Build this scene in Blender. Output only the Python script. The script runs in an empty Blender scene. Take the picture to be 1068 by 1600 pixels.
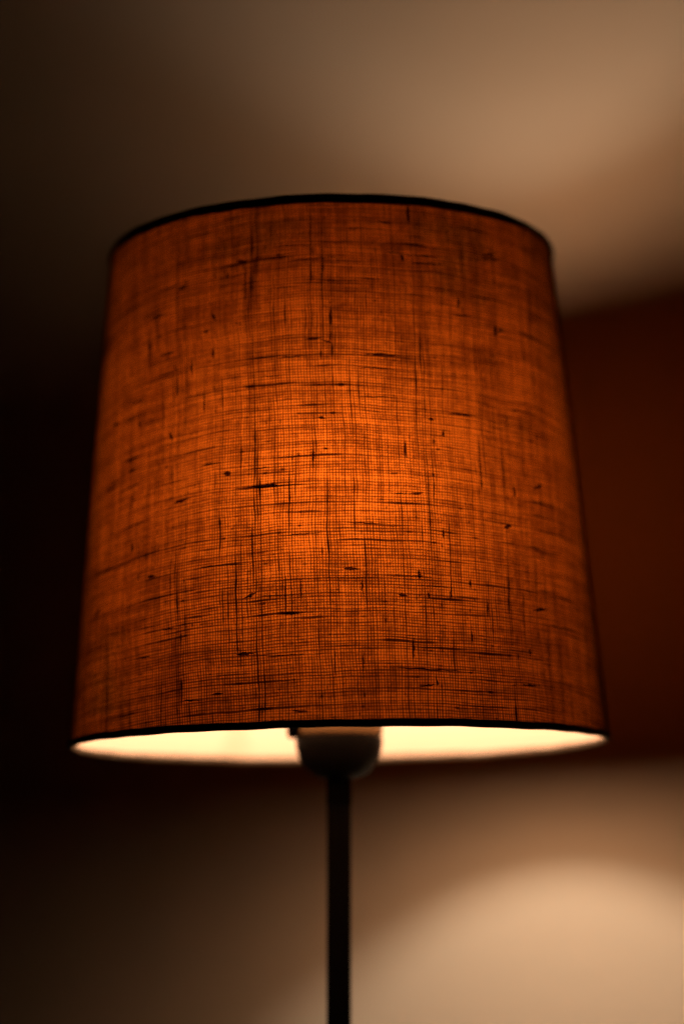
import bpy, bmesh, math, random
from mathutils import Vector
random.seed(7)
R = math.radians
C = bpy.context.scene.collection
sc = bpy.context.scene

# ------------------------------------------------------------------ measures (metres)
ZS = 0.300                    # height of the shade's lower rim above the foot of the pole
RB, RT, HS = 0.125, 0.1053, 0.2341   # lower radius, upper radius, height of the shade
CAM_D, CAM_Z, CAM_X, PITCH = 1.1334, ZS - 0.0764, 0.0014, 0.1632
BULB_Z = ZS + 0.124
WALL_D, WALL_A = 0.185, R(40.5)
DIM_T, DIM_TAU = 0.0008, 0.36   # thickness and optical depth of the added shell that dims the shade's edges
FORWARD = 0.56
PITCH_T = 0.00127             # thread pitch of the cloth

# ------------------------------------------------------------------ node helpers
def new_mat(name):
    m = bpy.data.materials.new(name); m.use_nodes = True
    m.node_tree.nodes.clear()
    return m, m.node_tree

class N:
    """small wrapper for maths on node sockets"""
    def __init__(self, nt, sock): self.nt, self.s = nt, sock
    @staticmethod
    def put(nt, socket, v):
        if isinstance(v, N): nt.links.new(v.s, socket)
        else: socket.default_value = v
    def op(self, o, *a, clamp=False):
        n = self.nt.nodes.new('ShaderNodeMath'); n.operation = o; n.use_clamp = clamp
        N.put(self.nt, n.inputs[0], self)
        for i, v in enumerate(a): N.put(self.nt, n.inputs[i + 1], v)
        return N(self.nt, n.outputs[0])
    def __add__(self, o): return self.op('ADD', o)
    def __sub__(self, o): return self.op('SUBTRACT', o)
    def __mul__(self, o): return self.op('MULTIPLY', o)
    def __truediv__(self, o): return self.op('DIVIDE', o)
    def floor(self): return self.op('FLOOR')
    def abs(self): return self.op('ABSOLUTE')
    def max(self, o): return self.op('MAXIMUM', o)
    def min(self, o): return self.op('MINIMUM', o)
    def inv(self): return (self * -1.0) + 1.0
    def ramp(self, a, b, lo=0.0, hi=1.0, smooth=True):
        n = self.nt.nodes.new('ShaderNodeMapRange'); n.clamp = True
        n.interpolation_type = 'SMOOTHSTEP' if smooth else 'LINEAR'
        N.put(self.nt, n.inputs['Value'], self)
        N.put(self.nt, n.inputs['From Min'], a); N.put(self.nt, n.inputs['From Max'], b)
        N.put(self.nt, n.inputs['To Min'], lo); N.put(self.nt, n.inputs['To Max'], hi)
        return N(self.nt, n.outputs['Result'])

def combine(nt, x, y, z=0.0):
    n = nt.nodes.new('ShaderNodeCombineXYZ')
    N.put(nt, n.inputs[0], x); N.put(nt, n.inputs[1], y); N.put(nt, n.inputs[2], z)
    return n.outputs[0]

def noise2(nt, x, y, z=0.0, detail=1.0, scale=1.0):
    n = nt.nodes.new('ShaderNodeTexNoise'); n.noise_dimensions = '3D'
    n.inputs['Scale'].default_value = scale; n.inputs['Detail'].default_value = detail
    nt.links.new(combine(nt, x, y, z), n.inputs['Vector'])
    return N(nt, n.outputs['Fac'])

def white(nt, x, seed):
    n = nt.nodes.new('ShaderNodeTexWhiteNoise'); n.noise_dimensions = '2D'
    nt.links.new(combine(nt, x, seed), n.inputs['Vector'])
    return N(nt, n.outputs['Value'])

def mixcol(nt, f, a, b):
    n = nt.nodes.new('ShaderNodeMix'); n.data_type = 'RGBA'
    N.put(nt, n.inputs[0], f)
    n.inputs[6].default_value = (*a, 1); n.inputs[7].default_value = (*b, 1)
    return n.outputs[2]

# ------------------------------------------------------------------ materials
def principled(name, col, rough=0.5, metal=0.0, spec=0.5, bump=None):
    m, nt = new_mat(name)
    o = nt.nodes.new('ShaderNodeOutputMaterial'); p = nt.nodes.new('ShaderNodeBsdfPrincipled')
    p.inputs['Base Color'].default_value = (*col, 1)
    p.inputs['Roughness'].default_value = rough; p.inputs['Metallic'].default_value = metal
    p.inputs['Specular IOR Level'].default_value = spec
    nt.links.new(p.outputs[0], o.inputs[0])
    if bump:
        sc_, st_, di_ = bump
        t = nt.nodes.new('ShaderNodeTexCoord'); n = nt.nodes.new('ShaderNodeTexNoise')
        n.inputs['Scale'].default_value = sc_; n.inputs['Detail'].default_value = 4
        b = nt.nodes.new('ShaderNodeBump'); b.inputs['Strength'].default_value = st_
        b.inputs['Distance'].default_value = di_
        nt.links.new(t.outputs['Object'], n.inputs['Vector'])
        nt.links.new(n.outputs['Fac'], b.inputs['Height'])
        nt.links.new(b.outputs[0], p.inputs['Normal'])
        r = N(nt, n.outputs['Fac']).ramp(0.3, 0.7, rough - 0.06, rough + 0.06)
        nt.links.new(r.s, p.inputs['Roughness'])
    return m

def fabric_material():
    m, nt = new_mat('orange_linen')
    out = nt.nodes.new('ShaderNodeOutputMaterial')
    uv = nt.nodes.new('ShaderNodeUVMap'); uv.uv_map = 'cloth'
    sep = nt.nodes.new('ShaderNodeSeparateXYZ'); nt.links.new(uv.outputs[0], sep.inputs[0])
    u0, v0 = N(nt, sep.outputs[0]), N(nt, sep.outputs[1])      # in threads
    # threads wander a little, over many threads and over a few
    wu = (noise2(nt, u0 * 0.011, v0 * 0.018, 1.3, 2.0) - 0.5) * 5.0 + (noise2(nt, u0 * 0.22, v0 * 0.10, 5.1, 1.0) - 0.5) * 0.75
    wv = (noise2(nt, u0 * 0.018, v0 * 0.011, 9.7, 2.0) - 0.5) * 4.0 + (noise2(nt, u0 * 0.09, v0 * 0.22, 3.9, 1.0) - 0.5) * 0.6
    wu = wu + (noise2(nt, u0 * 0.52, v0 * 0.030, 15.1, 1.0) - 0.5) * 0.7
    wv = wv + (noise2(nt, u0 * 0.030, v0 * 0.52, 19.9, 1.0) - 0.5) * 0.8
    u, v = u0 + wu, v0 + wv

    def threads(p, q, seed):
        """p across the threads, q along them: how much light one set of threads lets by"""
        i = p.floor()
        a = ((p - i) - 0.5).abs() * 2.0                       # 0 on the thread, 1 between two
        r = white(nt, i, seed)                                # this thread's own make
        run = noise2(nt, i * 7.31, q * 0.045, seed * 3.7, 2.0)   # thick and thin along its run
        knot = noise2(nt, i * 11.7 + 40.0, q * 0.16, seed * 5.3, 1.0)
        heavy = run.ramp(0.56, 0.74) * r.ramp(0.25, 0.9, 0.4, 1.0)
        slub = knot.ramp(0.70, 0.84)
        nub = noise2(nt, i * 13.1 + 90.0, q * 0.33, seed * 8.1, 0.0).ramp(0.76, 0.88)
        solid = r.ramp(0.90, 0.99, 0.0, 0.4) * run.ramp(0.42, 0.6)
        th = (heavy * 0.80 + slub * 0.8 + nub * 0.7 + solid).min(1.0)
        half = (th * 0.52) + (r * 0.16) + 0.27                # half width of the thread
        cover = a.ramp(half + 0.22, half - 0.22)
        dens = (th * 0.36) + (r * 0.14) + 0.50
        return (cover * dens).inv()

    tu = threads(u, v, 1.0)
    tv = threads(v, u, 2.0)
    blot = noise2(nt, u0 * 0.055, v0 * 0.075, 2.2, 3.0).ramp(0.30, 0.70, 0.86, 1.08)
    fine = noise2(nt, u0 * 0.6, v0 * 0.6, 7.7, 2.0).ramp(0.25, 0.75, 0.82, 1.12)
    bu = noise2(nt, u * 0.42, v * 0.035, 4.4, 2.0).ramp(0.30, 0.70, 0.80, 1.14)     # groups of heavier threads
    bv = noise2(nt, u * 0.032, v * 0.48, 8.8, 2.0).ramp(0.30, 0.70, 0.78, 1.14)
    t = tu * tv * blot * fine * bu * bv
    tr = nt.nodes.new('ShaderNodeBsdfTranslucent')
    fw = nt.nodes.new('ShaderNodeBsdfRefraction'); fw.distribution = 'GGX'     # light that comes through the gaps keeps going forward
    fw.inputs['Roughness'].default_value = 1.0; fw.inputs['IOR'].default_value = 1.9
    tw = nt.nodes.new('ShaderNodeMixShader'); tw.inputs[0].default_value = FORWARD
    nt.links.new(tr.outputs[0], tw.inputs[1]); nt.links.new(fw.outputs[0], tw.inputs[2])
    cols = nt.nodes.new('ShaderNodeValToRGB')
    e = cols.color_ramp.elements
    e[0].position = 0.02; e[0].color = (0.012, 0.0010, 0.0002, 1)
    e[1].position = 0.95; e[1].color = (0.86, 0.186, 0.012, 1)
    k = cols.color_ramp.elements.new(0.40); k.color = (0.22, 0.038, 0.0026, 1)
    nt.links.new(t.s, cols.inputs[0]); nt.links.new(cols.outputs[0], tr.inputs[0]); nt.links.new(cols.outputs[0], fw.inputs[0])
    df = nt.nodes.new('ShaderNodeBsdfDiffuse')
    nt.links.new(mixcol(nt, tu * tv, (0.055, 0.016, 0.007), (0.13, 0.042, 0.014)), df.inputs[0])
    ad = nt.nodes.new('ShaderNodeAddShader')
    nt.links.new(tw.outputs[0], ad.inputs[0]); nt.links.new(df.outputs[0], ad.inputs[1])
    nt.links.new(ad.outputs[0], out.inputs[0])
    return m

def slub_material():
    m, nt = new_mat('dark_slub_yarn')                     # loosely spun: some light gets between the fibres
    out = nt.nodes.new('ShaderNodeOutputMaterial')
    d = nt.nodes.new('ShaderNodeBsdfDiffuse'); d.inputs[0].default_value = (0.045, 0.014, 0.006, 1)
    tp = nt.nodes.new('ShaderNodeBsdfTransparent'); tp.inputs[0].default_value = (1, 0.8, 0.7, 1)
    mx = nt.nodes.new('ShaderNodeMixShader'); mx.inputs[0].default_value = 0.72
    nt.links.new(tp.outputs[0], mx.inputs[1]); nt.links.new(d.outputs[0], mx.inputs[2])
    nt.links.new(mx.outputs[0], out.inputs[0])
    return m

def lining_material():
    m, nt = new_mat('cream_lining')
    out = nt.nodes.new('ShaderNodeOutputMaterial')
    d = nt.nodes.new('ShaderNodeBsdfDiffuse'); d.inputs[0].default_value = (0.86, 0.66, 0.51, 1)
    tp = nt.nodes.new('ShaderNodeBsdfTransparent')
    mx = nt.nodes.new('ShaderNodeMixShader'); mx.inputs[0].default_value = 0.84
    nt.links.new(tp.outputs[0], mx.inputs[1]); nt.links.new(d.outputs[0], mx.inputs[2])
    nt.links.new(mx.outputs[0], out.inputs[0])
    return m

def bulb_material():
    m, nt = new_mat('frosted_bulb_glass')
    out = nt.nodes.new('ShaderNodeOutputMaterial')
    e = nt.nodes.new('ShaderNodeEmission'); e.inputs[0].default_value = (1, 0.72, 0.42, 1); e.inputs[1].default_value = 6.0
    tp = nt.nodes.new('ShaderNodeBsdfTransparent')
    m.cycles.emission_sampling = 'NONE'
    mx = nt.nodes.new('ShaderNodeMixShader'); mx.inputs[0].default_value = 0.12
    nt.links.new(tp.outputs[0], mx.inputs[1]); nt.links.new(e.outputs[0], mx.inputs[2])
    nt.links.new(mx.outputs[0], out.inputs[0])
    return m

def edge_dim_material():
    """thin even absorbing layer, added to darken the cloth where seen edge-on"""
    m, nt = new_mat('edge_dim_shell')
    out = nt.nodes.new('ShaderNodeOutputMaterial')
    a = nt.nodes.new('ShaderNodeVolumeAbsorption')
    a.inputs['Color'].default_value = (0.0, 0.0, 0.0, 1); a.inputs['Density'].default_value = DIM_TAU / DIM_T
    nt.links.new(a.outputs[0], out.inputs['Volume'])
    return m

M_edge_dim = edge_dim_material()
M_fab = fabric_material()
M_lin = lining_material()
M_slub = slub_material()
M_knot_lit = principled('lit_tone_yarn_knot', (0.55, 0.38, 0.22), 0.8, 0, 0.2)  # pale tone stands in for light coming through the knot
M_hem = principled('dark_hem_cloth', (0.085, 0.058, 0.034), 0.9, 0, 0.15, (900, 0.5, 0.0006))
M_black = principled('black_lacquered_metal', (0.002, 0.0016, 0.0014), 0.7, 0.0, 0.0, (260, 0.06, 0.0004))
M_cup = principled('black_socket_cup', (0.004, 0.0034, 0.003), 0.42, 0.0, 0.045)
M_brown = principled('brown_moulded_plastic', (0.17, 0.10, 0.045), 0.5, 0, 0.1, (400, 0.05, 0.0003))
M_steel = principled('fitter_wire', (0.32, 0.29, 0.24), 0.4, 0.8)
M_wall = principled('matt_wall_paint', (0.71, 0.68, 0.585), 0.85, 0, 0.2, (140, 0.25, 0.0012))
M_bulb = bulb_material()

# ------------------------------------------------------------------ mesh helpers
def link(name, bm, mats, parent=None, smooth=True, loc=(0, 0, 0)):
    me = bpy.data.meshes.new(name)
    if smooth:
        for f in bm.faces: f.smooth = True
    bm.to_mesh(me); bm.free()
    for m in (mats if isinstance(mats, list) else [mats]): me.materials.append(m)
    o = bpy.data.objects.new(name, me); C.objects.link(o)
    o.parent = parent; o.location = loc
    return o

def lathe(bm, prof, seg=96, closed=False, origin=(0, 0, 0), wob=None):
    rings = []
    for (r, z) in prof:
        if r < 1e-7:
            rings.append([bm.verts.new((origin[0], origin[1], origin[2] + z))])
        else:
            ring = []
            for k in range(seg):
                a = 2 * math.pi * k / seg
                dr, dz = wob(a) if wob else (0, 0)
                ring.append(bm.verts.new((origin[0] + (r + dr) * math.cos(a), origin[1] + (r + dr) * math.sin(a), origin[2] + z + dz)))
            rings.append(ring)
    n = len(rings)
    for i in range(n if closed else n - 1):
        A, B = rings[i], rings[(i + 1) % n]
        for k in range(seg):
            q = (k + 1) % seg
            if len(A) == 1 and len(B) == 1: break
            if len(A) == 1: bm.faces.new((A[0], B[q], B[k]))
            elif len(B) == 1: bm.faces.new((A[k], A[q], B[0]))
            else: bm.faces.new((A[k], A[q], B[q], B[k]))

def tube(bm, pts, rad, seg=10, mat=0):
    rings = []
    n = len(pts)
    for i, p in enumerate(pts):
        t = (pts[min(i + 1, n - 1)] - pts[max(i - 1, 0)]).normalized()
        up = Vector((0, 0, 1)) if abs(t.z) < 0.9 else Vector((1, 0, 0))
        s = t.cross(up).normalized(); w = s.cross(t)
        r = rad[i] if isinstance(rad, list) else rad
        rings.append([bm.verts.new(p + (s * math.cos(2 * math.pi * k / seg) + w * math.sin(2 * math.pi * k / seg)) * r) for k in range(seg)])
    for i in range(n - 1):
        for k in range(seg):
            q = (k + 1) % seg
            f = bm.faces.new((rings[i][k], rings[i][q], rings[i + 1][q], rings[i + 1][k])); f.material_index = mat
    for ring in (rings[0][::-1], rings[-1]):
        f = bm.faces.new(ring); f.material_index = mat

# ------------------------------------------------------------------ the wall
foot = Vector((math.sin(WALL_A), math.cos(WALL_A), 0)) * WALL_D
bm = bmesh.new()
bmesh.ops.create_cube(bm, size=1.0)
for v in bm.verts: v.co = Vector((v.co.x * 7.0, v.co.y * 0.12, v.co.z * 3.4))
wall = link('wall', bm, M_wall, None, False)
wall.rotation_euler.z = -WALL_A
nrm = Vector((math.sin(WALL_A), math.cos(WALL_A), 0)); tan = Vector((math.cos(WALL_A), -math.sin(WALL_A), 0))
wall.location = foot + nrm * 0.06 - tan * 0.4 + Vector((0, 0, 0.9))
wall['kind'] = 'structure'; wall['category'] = 'wall'
wall['label'] = 'plain matt cream wall close behind the lit lamp'

# ------------------------------------------------------------------ the lamp
lamp = bpy.data.objects.new('table_lamp', None); C.objects.link(lamp)
lamp['label'] = 'lit lamp with a coarse orange linen shade on a straight black pole'
lamp['category'] = 'lamp'

# shade: cloth, uv = the flat cut of the cone in thread counts
SL = math.hypot(HS, RB - RT); RHO_B = RB * SL / (RB - RT); K = (RB - RT) / SL
SLUBS=[(-0.3963,0.10299,-0.0963,0.10379,1.49,0.5),
 (-0.3145,0.10369,-0.1965,0.10371,2.17,0.5),
 (-0.3593,0.11144,-0.1294,0.11211,1.22,0.2),
 (-0.4248,0.11037,-0.3957,0.11064,2.98,0.5),
 (-0.1952,0.08156,-0.0393,0.08233,0.95,0.4),
 (0.0258,0.08666,0.1818,0.08583,0.92,0.5),
 (-0.5139,0.07006,-0.4083,0.07022,1.63,0.2),
 (-0.4083,0.07022,-0.2893,0.06988,0.81,0.2),
 (-0.3351,0.05494,-0.2875,0.05739,1.63,0.6),
 (-0.2872,0.05574,-0.1252,0.05547,0.92,0.2),
 (0.0251,0.06665,0.0841,0.06632,1.9,0.4),
 (-0.3544,0.03115,-0.2885,0.03158,2.17,0.4),
 (-0.2882,0.02994,-0.0329,0.0303,0.81,0.4),
 (-0.0066,0.18235,-0.0077,0.1739,1.76,0.6),
 (-0.0077,0.1739,-0.0087,0.16607,0.95,0.6),
 (-0.1038,0.16841,-0.0485,0.16849,1.63,0.5),
 (-0.0485,0.1682,-0.0037,0.16635,1.08,0.7),
 (0.1329,0.16141,0.2654,0.161,1.63,0.4),
 (0.0889,0.1553,0.2396,0.1545,1.08,0.6),
 (0.207,0.20847,0.3267,0.20774,0.81,0.5),
 (0.3266,0.20744,0.5397,0.20829,1.14,0.35),
 (0.3249,0.20387,0.4997,0.20478,1.3,0.5),
 (0.288,0.20775,0.2945,0.20394,1.36,0.5),
 (-0.1895,0.20492,0.0718,0.20548,0.81,0.5),
 (0.4834,0.18148,0.6148,0.18228,1.08,0.5),
 (0.4482,0.13653,0.5849,0.13616,1.36,0.5),
 (-0.0587,0.13313,-0.0321,0.13249,1.9,0.5),
 (0.3652,0.13331,0.3862,0.13287,1.9,0.5),
 (-0.3966,0.20644,-0.3565,0.20624,2.17,0.5),
 (-0.6783,0.19795,-0.63,0.19883,2.17,0.5),
 (-0.842,0.18753,-0.753,0.18838,1.63,0.5),
 (-0.5043,0.18401,-0.482,0.18075,1.9,0.5),
 (-0.5436,0.17578,-0.5102,0.17616,1.63,0.5),
 (-0.7606,0.16862,-0.6844,0.16929,1.63,0.7),
 (-0.6785,0.16565,-0.6747,0.1597,1.22,0.8),
 (-0.492,0.16799,-0.4902,0.16329,1.36,0.6),
 (-0.6629,0.15716,-0.6541,0.14824,1.36,0.8),
 (-0.523,0.14919,-0.5187,0.1387,1.22,0.7),
 (-0.8792,0.14577,-0.8607,0.136,1.36,0.8),
 (-0.9398,0.14992,-0.849,0.15021,1.63,0.6),
 (-1.0888,0.14285,-1.0151,0.14313,2.17,0.5),
 (-0.6846,0.13242,-0.6689,0.1287,1.63,0.5),
 (-0.9667,0.12325,-0.8414,0.12453,1.9,0.4),
 (-0.9224,0.11863,-0.8781,0.11903,1.63,0.5),
 (-0.5208,0.11544,-0.421,0.11574,1.36,0.3),
 (-0.6391,0.10008,-0.5786,0.10102,1.9,0.4),
 (-0.8617,0.08542,-0.8572,0.08076,1.63,0.5),
 (-0.7642,0.06866,-0.7166,0.06892,1.9,0.5),
 (-1.1187,0.05587,-1.0715,0.05841,2.17,0.5),
 (0.2679,0.12305,0.2672,0.11508,1.36,0.5),
 (0.4242,0.12856,0.4249,0.12512,1.63,0.5),
 (0.3745,0.10596,0.372,0.09604,1.08,0.25),
 (0.2732,0.09926,0.3333,0.10008,1.63,0.6),
 (0.2052,0.09934,0.2781,0.09928,0.81,0.5),
 (0.8571,0.10685,0.9217,0.10954,2.17,0.5),
 (0.7395,0.10646,0.7414,0.10186,1.63,0.5),
 (0.6698,0.08731,0.7066,0.08826,2.17,0.5),
 (0.3993,0.08463,0.3994,0.08014,1.36,0.5),
 (0.296,0.06631,0.2989,0.06188,1.9,0.5),
 (0.2286,0.06365,0.3359,0.06338,0.81,0.5),
 (0.2623,0.05956,0.4232,0.05874,0.81,0.7),
 (0.4219,0.06542,0.4117,0.05175,1.08,0.6),
 (0.4964,0.06304,0.4962,0.05885,1.22,0.5),
 (0.2187,0.05534,0.2511,0.05484,1.9,0.4),
 (0.328,0.0567,0.3314,0.05367,1.08,0.5),
 (0.7863,0.05147,0.8629,0.05277,1.9,0.5),
 (0.2653,0.037,0.2616,0.02716,1.36,0.5),
 (0.1593,0.0241,0.4756,0.02277,1.08,0.4),
 (0.2801,0.01603,0.3384,0.01721,1.22,0.7),
 (0.3401,0.02075,0.3451,0.0164,1.22,0.6),
 (0.7468,0.0348,0.7459,0.03087,1.36,0.5),
 (0.6854,0.01823,0.7688,0.01817,1.36,0.5),
 (0.3266,0.2304,0.3259,0.22321,2.44,0.4),
 (0.1554,0.22282,0.2582,0.22152,1.08,0.7),
 (0.0087,0.21883,0.3321,0.21849,0.81,0.3),
 (0.6396,0.2092,0.8099,0.21262,1.36,0.5),
 (0.6772,0.21163,0.7547,0.21395,1.9,0.5),
 (0.532,0.19004,0.5312,0.185,1.36,0.5),
 (0.7168,0.18059,0.7133,0.174,1.9,0.5),
 (-0.4477,0.01481,-0.3988,0.01506,1.36,0.5),
 (-0.1583,0.00662,-0.104,0.0059,1.36,0.6),
 (-0.5637,0.01287,-0.4721,0.01252,1.08,0.4),
 (-0.0406,0.11943,-0.024,0.11882,1.36,0.5),
 (0.0591,0.14207,0.245,0.14185,0.81,0.5),
 (-0.2255,0.16046,-0.099,0.16086,1.08,0.4),
 (-0.3023,0.15243,-0.1994,0.15247,0.95,0.5),
 (-0.5917,0.16479,-0.584,0.15589,1.08,0.5),
 (-0.1251,0.06374,-0.123,0.05271,0.95,0.5),
 (0.0881,0.03174,0.0856,0.01953,0.95,0.5),
 (-0.0083,0.0346,-0.0103,0.01698,0.81,0.5),
 (-0.1933,0.04752,-0.1253,0.04778,1.36,0.5),
 (0.09,0.06189,0.0908,0.055,1.22,0.4),
 (0.487,0.04073,0.4887,0.03521,1.08,0.5),
 (0.5637,0.05368,0.5612,0.04668,0.98,0.5),
 (-0.6816,0.04433,-0.5922,0.04457,1.08,0.5),
 (-0.8073,0.03301,-0.706,0.03312,1.22,0.5)]
def shade_r(z): return RB + (RT - RB) * z / HS
def on_cone(a, z, off=0.0):
    r = shade_r(z) + off
    return Vector((r * math.sin(a), -r * math.cos(a), z))

bm = bmesh.new()
uvl = bm.loops.layers.uv.new('cloth')
SEG, ROW = 240, 36
def ripple(a, z):
    return 0.00022 * math.sin(5 * a + 1.0 + z * 9) + 0.00013 * math.sin(11 * a + 2.0 - z * 23)
grid = []
for j in range(ROW + 1):
    z = HS * j / ROW
    grid.append([bm.verts.new(on_cone(-math.pi + 2 * math.pi * i / SEG, z, ripple(-math.pi + 2 * math.pi * i / SEG, z))) for i in range(SEG)])
def dev(i, j):
    a = -math.pi + 2 * math.pi * i / SEG
    rho = RHO_B - SL * j / ROW
    g = a * K - R(0.6)
    return ((rho * math.sin(g)) / PITCH_T + 700.37, (RHO_B - rho * math.cos(g)) / PITCH_T + 300.21)
for j in range(ROW):
    for i in range(SEG):
        q = (i + 1) % SEG
        f = bm.faces.new((grid[j][i], grid[j][q], grid[j + 1][q], grid[j + 1][i]))
        for lp, (ii, jj) in zip(f.loops, ((i, j), (i + 1, j), (i + 1, j + 1), (i, j + 1))):
            lp[uvl].uv = dev(ii, jj)
# added absorbing shell just outside the cloth, darkens it toward the silhouette
rows = []
for off, zs in ((0.0001, range(ROW + 1)), (0.0001 + DIM_T, range(ROW, -1, -1))):
    for j in zs:
        z = HS * j / ROW
        rows.append([bm.verts.new(on_cone(-math.pi + 2 * math.pi * i / SEG, z, off + ripple(-math.pi + 2 * math.pi * i / SEG, z))) for i in range(SEG)])
for j in range(len(rows)):
    A, B = rows[j], rows[(j + 1) % len(rows)]
    for i in range(SEG):
        q = (i + 1) % SEG
        f = bm.faces.new((A[q], A[i], B[i], B[q])); f.material_index = 3
# slubs: thick places in the yarn that stand up from the cloth
for (a0, z0, a1, z1, wmm, pk) in SLUBS:
    w = wmm * 0.0005 * 0.74
    mid, midz = a0 + (a1 - a0) * pk, z0 + (z1 - z0) * pk
    a0, a1, z0, z1 = mid + (a0 - mid) * 1.45, mid + (a1 - mid) * 1.45, midz + (z0 - midz) * 1.45, midz + (z1 - midz) * 1.45
    n = 20
    ln = math.hypot((a1 - a0) * RB, z1 - z0)
    pts, rad = [], []
    for k in range(n):
        t = k / (n - 1)
        amp = min(0.00018, ln * 0.03)
        da = random.uniform(-1, 1) * amp / RB; dz = random.uniform(-1, 1) * amp
        a = a0 + (a1 - a0) * t + da; z = z0 + (z1 - z0) * t + dz
        sig = (0.32 if wmm > 1.4 else 0.22) if ln > 0.016 else 0.27
        prof = 0.26 + 0.74 * math.exp(-((t - pk) / sig) ** 2)
        end = min(1.0, (min(t, 1 - t) / 0.30)) ** 1.2
        rad.append(max(0.00003, w * prof * end * random.uniform(0.78, 1.15)))
        pts.append(on_cone(a, z, 0.00035))
    tube(bm, pts, rad, 8, 1)
def knot(a, z, r, mat):
    c = on_cone(a, z, r * 0.5)
    res = bmesh.ops.create_icosphere(bm, subdivisions=2, radius=r)
    for v in res['verts']:
        v.co = v.co * (1 + 0.22 * math.sin(v.co.x * 5200 + v.co.z * 3900)) + c
        for f in v.link_faces: f.material_index = mat
knot(0.742, 0.1778, 0.00105, 2)
knot(-0.3064, 0.0559, 0.0007, 2)
shade = link('lamp_shade', bm, [M_fab, M_slub, M_knot_lit, M_edge_dim], lamp, True, (0, 0, ZS))
shade.rotation_euler = (0.0025, -0.0158, 0)

bm = bmesh.new()
prof = [(shade_r(HS * j / 12) - 0.0014, HS * j / 12) for j in range(13)]
lathe(bm, prof, 160)
link('lining', bm, M_lin, shade)

def hem(r, z, tall, up):
    ph = random.uniform(0, 6)
    def wob(a):
        return (0.00012 * math.sin(7 * a + ph) + 0.00010 * math.sin(19 * a + 2 * ph),
                0.00010 * math.sin(5 * a + ph) + 0.00011 * math.sin(13 * a + 3 * ph) + 0.00010 * math.sin(31 * a))
    b = bmesh.new()
    pr = []
    for k in range(14):
        t = 2 * math.pi * k / 14
        pr.append((r - 0.0004 + 0.0015 * math.cos(t), z + tall * 0.5 * math.sin(t)))
    lathe(b, pr, 240, True, wob=wob)
    return link('hem', b, M_hem, shade)
hem(shade_r(HS) + 0.0002, HS - 0.0012, 0.0046, 1)
hem(shade_r(0), 0.0009, 0.0034, -1)

# wire fitter that carries the shade on the socket
bm = bmesh.new()
FZ = 0.040
for k in range(3):
    a = R(90 + 120 * k + 25)
    e = Vector((math.cos(a), math.sin(a), 0))
    tube(bm, [e * 0.0215 + Vector((0, 0, FZ)), e * 0.06 + Vector((0, 0, FZ)), e * (shade_r(FZ) - 0.0022) + Vector((0, 0, FZ))], 0.0011, 10)
lathe(bm, [(0.0200 + 0.0028 + 0.0014 * math.cos(2 * math.pi * k / 12), FZ + 0.0014 * math.sin(2 * math.pi * k / 12)) for k in range(12)], 64, True)
link('shade_fitter', bm, M_steel, shade)

# socket: brown collar above, black domed cup below
bm = bmesh.new()
pr = [(0.0, -0.0160), (0.0060, -0.0160)]
for k in range(1, 15):
    q = k / 14
    pr.append((0.0060 + 0.0144 * math.sin(q * math.pi / 2), 0.0028 - 0.0188 * math.cos(q * math.pi / 2) if q < 1 else 0.0028))
lathe(bm, pr + [(0.0204, 0.0030), (0.0200, 0.0034), (0.0, 0.0034)], 96)
sock = link('socket', bm, M_cup, lamp, True, (0, 0, ZS))
bm = bmesh.new()
lathe(bm, [(0.0, 0.0036), (0.0192, 0.0036), (0.0201, 0.0042), (0.0204, 0.0060), (0.0204, 0.0360), (0.0198, 0.0385), (0.0150, 0.0400), (0.0150, 0.0560), (0.0143, 0.0575), (0.0, 0.0575)], 96)
link('socket_collar', bm, M_brown, sock)
bm = bmesh.new()
pts = [Vector((-0.0195, -0.006, 0.0070)), Vector((-0.0208, -0.0063, 0.0070)), Vector((-0.0232, -0.0066, 0.0070)), Vector((-0.0238, -0.0067, 0.0070))]
tube(bm, pts, [0.0040, 0.0046, 0.0046, 0.0036], 24)
link('switch_knob', bm, M_black, sock)

# bulb
bm = bmesh.new()
BZ = BULB_Z - ZS
lathe(bm, [(0.0135, 0.058), (0.0140, 0.070), (0.0165, 0.084), (0.0225, 0.099), (0.0278, 0.113), (0.0300, 0.128), (0.0290, 0.141), (0.0245, 0.152), (0.0170, 0.1595), (0.0085, 0.163), (0.0, 0.164)], 64)
link('bulb', bm, M_bulb, lamp, True, (0, 0, ZS))

# pole with its top collar
bm = bmesh.new()
lathe(bm, [(0.0, 0.0), (0.0056, 0.0), (0.0056, ZS - 0.0162), (0.0, ZS - 0.0162)], 64)
pole = link('pole', bm, M_black, lamp)
bm = bmesh.new()
lathe(bm, [(0.0057, -0.0280), (0.0059, -0.0277), (0.0059, -0.0180), (0.0061, -0.0164), (0.0057, -0.0163)], 64)
link('pole_collar', bm, M_black, pole, True, (0, 0, ZS))

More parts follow.
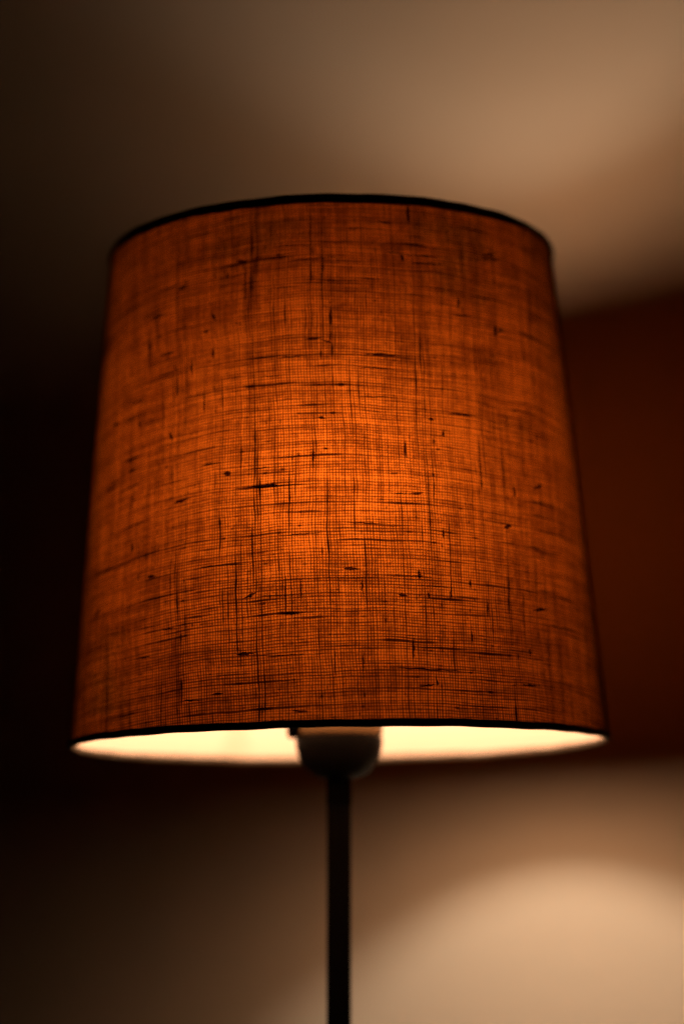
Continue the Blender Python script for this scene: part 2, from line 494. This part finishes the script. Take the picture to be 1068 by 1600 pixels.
# the light of the bulb
L = bpy.data.lights.new('bulb_light', 'POINT'); L.energy = 2.85; L.shadow_soft_size = 0.022
L.use_nodes = True
lt = L.node_tree; em = lt.nodes['Emission']
tc = lt.nodes.new('ShaderNodeTexCoord'); sx = lt.nodes.new('ShaderNodeSeparateXYZ')
lt.links.new(tc.outputs['Normal'], sx.inputs[0])
N.put(lt, em.inputs['Strength'], N(lt, sx.outputs[2]).ramp(0.05, 0.95, 1.0, 0.36))   # upward falloff added to dim the wall above the lamp
L.color = (1.0, 0.72, 0.50)
lo = bpy.data.objects.new('bulb_light', L); C.objects.link(lo); lo.location = (0, 0, BULB_Z)
lo.parent = lamp

# ------------------------------------------------------------------ world: a dark room
w = bpy.data.worlds.new('World'); sc.world = w; w.use_nodes = True
w.cycles.sampling_method = 'NONE'
bg = w.node_tree.nodes['Background']
bg.inputs[0].default_value = (1.0, 0.72, 0.5, 1); bg.inputs[1].default_value = 0.0004

# ------------------------------------------------------------------ camera
cd = bpy.data.cameras.new('camera'); cam = bpy.data.objects.new('camera', cd); C.objects.link(cam)
cam.location = (CAM_X, -CAM_D, CAM_Z); cam.rotation_euler = (math.pi / 2 + PITCH, 0, 0)
cd.sensor_fit = 'VERTICAL'; cd.sensor_height = 36; cd.lens = 85.05
cd.clip_start = 0.02; cd.clip_end = 50
cd.dof.use_dof = True; cd.dof.focus_distance = 1.022; cd.dof.aperture_fstop = 2.4
sc.camera = cam

sc.render.engine = 'CYCLES'
cy = sc.cycles
cy.use_adaptive_sampling = False; cy.use_light_tree = False
cy.use_denoising = True; cy.denoiser = 'OPENIMAGEDENOISE'; cy.denoising_input_passes = 'RGB_ALBEDO_NORMAL'; cy.denoising_prefilter = 'NONE'
cy.max_bounces = 10; cy.diffuse_bounces = 6; cy.transparent_max_bounces = 16
cy.sample_clamp_indirect = 4.0; cy.caustics_reflective = False; cy.caustics_refractive = False
sc.view_settings.view_transform = 'Standard'; sc.view_settings.look = 'None'
sc.view_settings.exposure = 0.0; sc.view_settings.gamma = 1.0
sc.view_settings.use_curve_mapping = False
